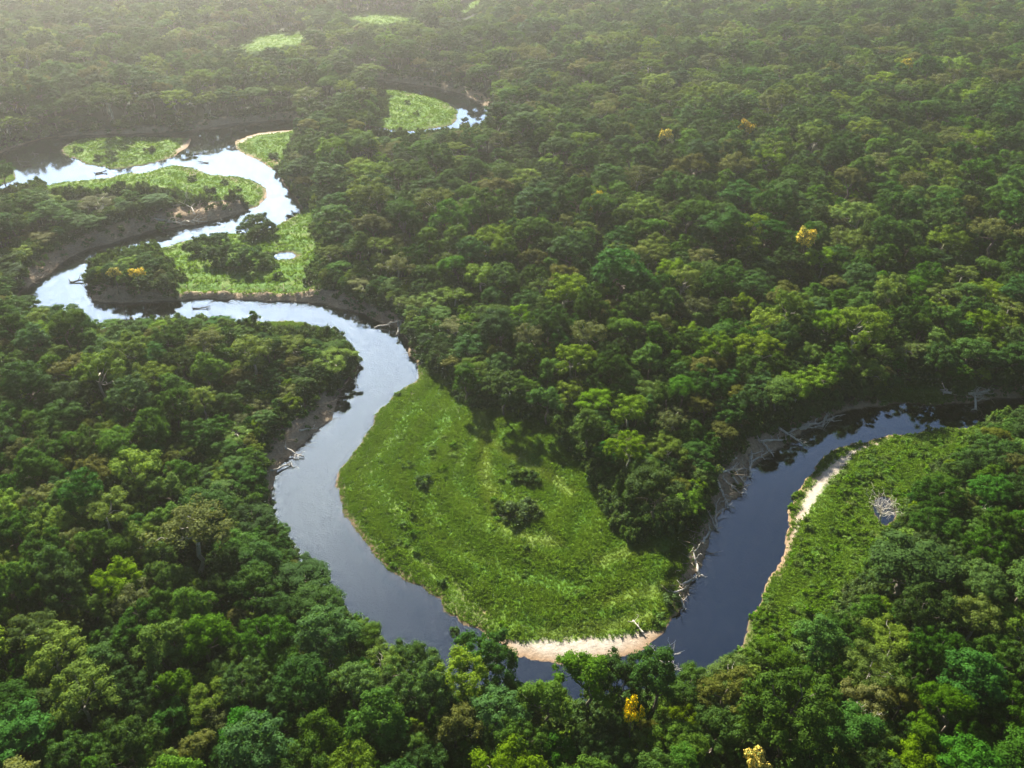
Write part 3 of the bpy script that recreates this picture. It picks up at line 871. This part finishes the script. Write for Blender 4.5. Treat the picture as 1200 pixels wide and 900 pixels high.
BV, BN, BW, BT = [], 0, [], []
for key, Pm in MEADOW_P.items():
    lo, hi = Pm.min(0), Pm.max(0)
    dist = np.hypot(*Pm.mean(0))
    dens = 8.0 if dist < 330 else 1.1 if dist < 520 else .5
    n = int((hi - lo).prod() * dens)
    xs, ys = field_points(n, lo[0], hi[0], lo[1], hi[1])
    f = fields(xs, ys); mm = sdf(Pm, xs, ys)
    streak = np.clip((np.sin(f['w'] * .95 + waves(xs, ys, 22, 5) * 2.4) * .5 + waves(xs, ys, 6, 17) * .6) * .5 + .5, 0, 1)
    clump = waves(xs, ys, 2.6, 30) * .45 + waves(xs, ys, 7, 4) * .3 + .5
    ok = (f['w'] > .25) & (mm < 1.5) & (f['s'] > R.uniform(-.8, .8, n)) & (f['c'] > R.uniform(-2.5, .5, n)) & (R.random(n) < .65 + .35 * streak)
    xs, ys = xs[ok], ys[ok]; f = {k: a[ok] for k, a in f.items()}; streak = streak[ok]; clump = clump[ok]
    z = height(xs, ys, f)
    tk_ = track_at(xs, ys)
    big = 1.0 if dist < 330 else 1.6 if dist < 520 else 2.2
    band_ = np.sin(f['w'] * .62 + waves(xs, ys, 26, 9) * 1.3) * .5 + .5
    hgt = (.20 + .10 * streak + .34 * band_ + .18 * np.clip(clump - .2, 0, 1.1) ** 1.4) * R.uniform(.6, 1.3, len(xs)) * (.6 + .4 * sstep(0, 5, f['w'])) * (.6 + .4 * sstep(.5, 3.2, tk_))
    for _ in range(7):
        a = R.uniform(0, 6.28, len(xs)); lean = R.uniform(.25, .95, len(xs)) * hgt
        ca, sa = np.cos(a), np.sin(a); w_ = .055 * big * R.uniform(.7, 1.4, len(xs))
        ox, oy = R.normal(0, .16 * big, (2, len(xs)))
        bx, by = xs + ox, ys + oy; top_ = hgt * R.uniform(.6, 1.1, len(xs)) * (1 + .2 * (big - 1))
        q = np.stack([np.stack([bx - sa * w_, by + ca * w_, z - .05], 1), np.stack([bx + sa * w_, by - ca * w_, z - .05], 1),
                      np.stack([bx + ca * lean * .55 + sa * w_ * .9, by + sa * lean * .55 - ca * w_ * .9, z + top_ * .8], 1),
                      np.stack([bx + ca * lean * 1.2, by + sa * lean * 1.2, z + top_], 1),
                      np.stack([bx + ca * lean * .5 - sa * w_ * .9, by + sa * lean * .5 + ca * w_ * .9, z + top_ * .8], 1)], 1)
        BV.append(q.reshape(-1, 3)); BN += len(xs); BW.append(np.repeat(f['w'], 5)); BT.append(np.repeat(tk_, 5))
BV = np.concatenate(BV)
print('blades', BN)
g = link('meadow_grass', np_mesh('meadow_grass', BV, np.arange(len(BV)).reshape(-1, 5), GM, False, dict(shore=np.concatenate(BW), track=np.concatenate(BT))))
tag(g, 'tall green river grass covering the meadows', None, None, 'stuff')

low_e, low_ch = [], {}
for n_, (u, v, lab) in enumerate([(985, 700, 'low bright leafy plant clump in the lower part of the right meadow'), (950, 720, 'low bright leafy plant clump near the water of the right meadow')]):
    x, y = ground_at(u, v, 1.3); x, y = float(x), float(y)
    e, ch = put_thing('leafy_plant', [('leaves', LOWS[n_][0]), ('stems', LOWS[n_][1])], x, y, 1.2, 1.5, 1.5, n_, lab, 'plant', 'low leafy plants')
    low_ch[n_] = ch[:1]
Pm = MEADOW_P['right']; lo, hi = Pm.min(0), Pm.max(0)
xs, ys = field_points(16000, lo[0], hi[0], lo[1], hi[1])
f = fields(xs, ys); mm = sdf(Pm, xs, ys); wv = waves(xs, ys, 8, 14)
ok = (mm < 1) & (f['w'] > .5) & (f['s'] > 1) & (R.random(len(xs)) < .16 + .16 * wv)
Pn = MEADOW_P['near']; lo, hi = Pn.min(0), Pn.max(0)
x2, y2 = field_points(12000, lo[0], hi[0], lo[1], hi[1])
f2 = fields(x2, y2); ok2 = (sdf(Pn, x2, y2) < 0) & (f2['w'] > 1) & (f2['s'] > 1) & (f2['c'] > 0) & (waves(x2, y2, 9, 8) + .6 * waves(x2, y2, 3, 20) > .9) & (R.random(12000) < .25)
xs = np.concatenate([xs[ok], x2[ok2]]); ys = np.concatenate([ys[ok], y2[ok2]])
zz = height(xs, ys, fields(xs, ys)); sc_ = R.uniform(.45, 1.15, len(xs))
scatter('ground_cover', np.stack([xs, ys, zz - .05], 1), np.stack([xs * 0, xs * 0, R.uniform(0, 6.28, len(xs))], 1),
        np.stack([sc_, sc_, sc_ * R.uniform(.6, 1.2, len(xs))], 1), R.integers(0, 2, len(xs)), low_ch, 'low leafy ground cover plants of the river meadows')

# ------------------------------------------------------------------ driftwood
def log_mesh(seed, L, r, nb=4):
    rng = np.random.default_rng(seed); t = Build()
    p = bent((-L / 2, 0, r * .7), (L / 2, 0, r + .02 * L), rng, 8, .018)
    t.tube(p, np.linspace(r, r * .45, 8) * rng.uniform(.9, 1.1, 8), 8)
    for i in range(nb):
        q = p[rng.integers(3, 8)]; e = q + np.array([rng.uniform(.1, .3) * L, rng.normal(0, .2) * L, abs(rng.normal(0, .12)) * L])
        b_ = bent(q, e, rng, 5, .06); t.tube(b_, np.linspace(r * .45, r * .12, 5), 5)
        for _ in range(2):
            k = b_[rng.integers(2, 5)]; t.tube(bent(k, k + rng.normal(0, .08 * L, 3), rng, 3, .05), np.linspace(r * .2, r * .06, 3), 4)
    for i in range(4):                         # torn roots at the thick end
        t.tube(bent(p[0], p[0] + np.array([-.6, rng.normal(0, .7), abs(rng.normal(0, .6))]) * (r * 3), rng, 3, .1), np.linspace(r * .4, r * .1, 3), 4)
    return t.mesh('fallen_log', M_DRIFT, True)


LOGS = [  # u, v, length, radius, direction in the picture plane (deg, 0 = right, 90 = away), label
    (958, 494, 13, .28, 28, 'long bleached log slanting down the right cut bank into dark water'),
    (968, 488, 8, .22, 62, 'short pale log at the outer end of the slanting log pile'),
    (945, 500, 10, .2, 20, 'thin bleached log below the long slanting one on the cut bank'),
    (935, 502, 9, .18, 35, 'grey log behind the slanting logs against the bank'),
    (1128, 464, 11, .26, -8, 'whitish fallen tree with many branches on the far right bank'),
    (1142, 468, 8, .24, 75, 'pale trunk sticking toward the water beside the fallen white tree'),
    (1120, 462, 9, .2, 165, 'pale branched log at the left of the fallen white tree'),
    (1155, 461, 6, .2, 20, 'short white log right of the fallen white tree'),
    (862, 566, 7, .18, -55, 'upper white log leaning on the brown bank above the river'),
    (868, 560, 6, .15, -60, 'thin white log leaning beside the upper one on the brown bank'),
    (855, 572, 5, .15, -40, 'lower white log on the brown bank near the water'),
    (839, 604, 7, .22, 80, 'forked white log standing at the river below the brown bank'),
    (836, 612, 5, .15, 110, 'slim white branch beside the forked white log'),
    (850, 548, 6, .3, 15, 'pale log lying high on the brown bank'),
    (890, 535, 7, .2, 40, 'grey log at the foot of the brown bank by the bright water'),
    (900, 527, 5, .18, -60, 'short splintered log standing at the foot of the brown bank'),
    (796, 692, 4, .22, 30, 'white stump-like log at the meadow corner above the river'),
    (799, 703, 3.5, .2, 100, 'short white log at the tip of the meadow corner'),
    (748, 733, 4, .16, 120, 'thin white stick lying in the grass above the sandbar'),
    (220, 260, 16, .4, 15, 'pale fallen trunk on the far eroded bank, lower one'),
    (225, 250, 14, .35, 120, 'upright pale branch on the far eroded bank'),
    (200, 262, 12, .35, 0, 'pale log lying left on the far eroded bank'),
    (206, 248, 10, .3, 10, 'small pale log high on the far eroded bank'),
    (880, 545, 8, .26, 75, 'pale fallen trunk pointing from the brown bank into the bright water'),
    (905, 519, 9, .26, 20, 'long grey trunk lying along the top of the brown bank'),
    (925, 512, 8, .24, -35, 'crossed pale trunk on the brown bank below the slanting logs'),
    (846, 580, 8, .26, -75, 'thick white trunk sliding down the brown bank above the forked log'),
    (858, 556, 8, .24, 30, 'pale broken trunk lying across the widest part of the brown bank'),
    (828, 628, 6, .24, 60, 'grey root stump at the foot of the bank below the forked log'),
    (816, 660, 6, .24, 95, 'pale branch along the meadow bank, halfway to the meadow corner'),
    (808, 680, 5, .24, 40, 'white stick pile at the meadow bank just above the meadow corner'),
    (345, 530, 6, .2, -20, 'grey log on the left stony bank near the bend'),
    (330, 545, 6, .2, 45, 'brown log across the left stony bank'),
    (360, 505, 5, .18, 40, 'pale log high on the left stony bank'),
    (455, 380, 9, .3, 5, 'pale log at the right end of the upper cut bank'),
    (468, 384, 5, .5, 80, 'white stump at the end of the upper cut bank'),
    (32, 192, 4, .3, 20, 'dark snag lying in the bright far left water'), (118, 200, 5, .4, 30, 'dark snag at the end of the bright far left water'),
    (238, 188, 5, .35, 160, 'dark snag in the bright water beside the far spit'), (232, 178, 4, .3, 10, 'snag in the dark water beside the far island'),
    (92, 327, 6, .4, 10, 'dark snag in the water left of the riverside clump'), (198, 290, 5, .25, 20, 'thin snag in the far bright channel'),
    (236, 358, 6, .25, 10, 'dark snag mirrored in the upper river'),
]
M_SNAG = bark_material('wet_wood', (.05, .04, .03), (.11, .09, .07))
for n_, (u, v, L, r, dg, lab) in enumerate(LOGS):
    x, y = ground_at(u, v, 1.2); x, y = float(x), float(y)
    me = log_mesh(600 + n_, L, r * (1.5 if v > 430 else 1), 6 if L > 7 else 4)
    if 'snag' in lab or 'dark' in lab.split()[0]: me.materials[0] = M_SNAG
    o = link('fallen_log', me)
    q = math.radians(dg); ex = np.array([x + math.cos(q) * L / 2 * np.array([-1, 1]), y + math.sin(q) * L / 2 * np.array([-1, 1])])
    hz = np.maximum(height(ex[0], ex[1], fields(ex[0], ex[1])), -.2)
    zc = float(np.maximum(height(np.array([x]), np.array([y]), fields(np.array([x]), np.array([y])))[0], -.1))
    slope = math.atan2(float(hz[1] - hz[0]), L)
    o.location = (x, y, max(float(hz.mean()), zc) + .1); o.rotation_euler = (0, -slope, q)
    tag(o, lab, 'log', 'fallen logs and driftwood on the banks')

t = Build(); rng = np.random.default_rng(77)
for Pm in SCREE_P:
    lo, hi = Pm.min(0), Pm.max(0); dist = np.hypot(*Pm.mean(0))
    n = int((hi - lo).prod() * .9); n = min(n, 9000)
    xs, ys = rng.uniform(lo[0], hi[0], n), rng.uniform(lo[1], hi[1], n)
    f = fields(xs, ys); ok = (sdf(Pm, xs, ys) < 0) & (f['w'] > .1)
    xs, ys = xs[ok][:1800], ys[ok][:1800]
    z = height(xs, ys, {k: a[ok][:1800] for k, a in f.items()})
    for x, y, zz_ in zip(xs, ys, z):
        a = rng.uniform(0, 6.28); L = rng.uniform(.8, 3.4) * rng.choice([1, 1, 1.7]); dz = rng.uniform(-.1, .5) * L
        p0 = np.array([x, y, zz_ + .02]); t.tube(bent(p0, p0 + (math.cos(a) * L, math.sin(a) * L, dz), rng, 3, .08), np.array([1, .7, .25]) * rng.uniform(.05, .15), 4)
d = link('bank_debris', t.mesh('bank_debris', M_STICK)); tag(d, 'brown sticks, roots and flood litter on the eroded banks', None, None, 'stuff')

# ------------------------------------------------------------------ light, sky, air
SUN_EL, SUN_AZ = 31.0, -20.0               # azimuth from +Y, positive to the right
sd = bpy.data.lights.new('sun', 'SUN'); sd.energy = 5.0; sd.angle = math.radians(2.0); sd.color = (1.0, .93, .80)
sun = bpy.data.objects.new('sun', sd); COL.objects.link(sun)
sun.rotation_euler = (math.radians(90 - SUN_EL), 0, math.radians(180 - SUN_AZ)); sun.location = (0, 0, 400)

w = bpy.data.worlds.new('World'); scene.world = w; w.use_nodes = True
w.node_tree.nodes.clear(); t = NT(w.node_tree)
sky = t.new('ShaderNodeTexSky', sky_type='NISHITA', sun_disc=False)
sky.sun_elevation = math.radians(SUN_EL); sky.sun_rotation = math.radians(SUN_AZ)
sky.air_density = 1.0; sky.dust_density = 1.0; sky.ozone_density = 4.0
tc = t.new('ShaderNodeTexCoord').outputs['Generated']
sx = t.new('ShaderNodeSeparateXYZ'); t.put(sx.inputs[0], tc)
zz_ = t.math('MAXIMUM', sx.outputs[2], .04)
cv = t.new('ShaderNodeCombineXYZ'); t.put(cv.inputs[0], t.math('DIVIDE', sx.outputs[0], zz_)); t.put(cv.inputs[1], t.math('DIVIDE', sx.outputs[1], zz_))
cl = t.rng(t.noise(cv.outputs[0], 1.1, 6, .58, .3), .52, .78, smooth=True)
skyc = t.mix(t.math('MULTIPLY', cl, .5), sky.outputs[0], (7, 7.8, 9.6))
se, sa = math.radians(SUN_EL), math.radians(SUN_AZ)
dt = t.new('ShaderNodeVectorMath', operation='DOT_PRODUCT'); t.put(dt.inputs[0], tc)
dt.inputs[1].default_value = (math.sin(-.2) * math.cos(.35), math.cos(-.2) * math.cos(.35), math.sin(.35))
glow = t.math('MULTIPLY', t.rng(dt.outputs['Value'], .72, .97, 0, 1, True), t.rng(sx.outputs[2], .66, .30, 0, 1, True))
skyc = t.mix(t.math('MULTIPLY', glow, .9), skyc, (23, 27, 35))
bg = t.new('ShaderNodeBackground'); t.put(bg.inputs[0], skyc); bg.inputs[1].default_value = .035
wo = t.new('ShaderNodeOutputWorld'); t.l.new(bg.outputs[0], wo.inputs[0])

HX, HY0, HY1, HZ0, HZ1 = 8200., -200., float(Y.max()) + 100, float(Z.min()) - 1.0, CAMH + 8
hv = [(sx_ * HX, y_, z_) for z_ in (HZ0, HZ1) for y_ in (HY0, HY1) for sx_ in (-1, 1)]
hf = [(0, 2, 3, 1), (4, 5, 7, 6), (0, 1, 5, 4), (2, 6, 7, 3), (0, 4, 6, 2), (1, 3, 7, 5)]
hm, t, out = material('haze_air')
pv = t.new('ShaderNodeVolumePrincipled'); pv.inputs['Color'].default_value = (.98, .94, .84, 1)
pv.inputs['Density'].default_value = .00024; pv.inputs['Anisotropy'].default_value = .84
t.l.new(pv.outputs[0], out.inputs['Volume'])
hz = link('haze', np_mesh('haze', np.array(hv, float), np.array(hf), hm)); tag(hz, None, None, None, 'stuff')

# ------------------------------------------------------------------ render settings
scene.render.engine = 'CYCLES'
cy = scene.cycles
cy.max_bounces = 6; cy.diffuse_bounces = 2; cy.glossy_bounces = 2; cy.transmission_bounces = 3; cy.volume_bounces = 1; cy.transparent_max_bounces = 6
cy.use_denoising = True
cy.caustics_reflective = False; cy.caustics_refractive = False
cy.sample_clamp_indirect = 6
vs = scene.view_settings
vs.view_transform = 'Standard'; vs.look = 'None'; vs.gamma = 1; vs.use_curve_mapping = False; vs.exposure = 1.75
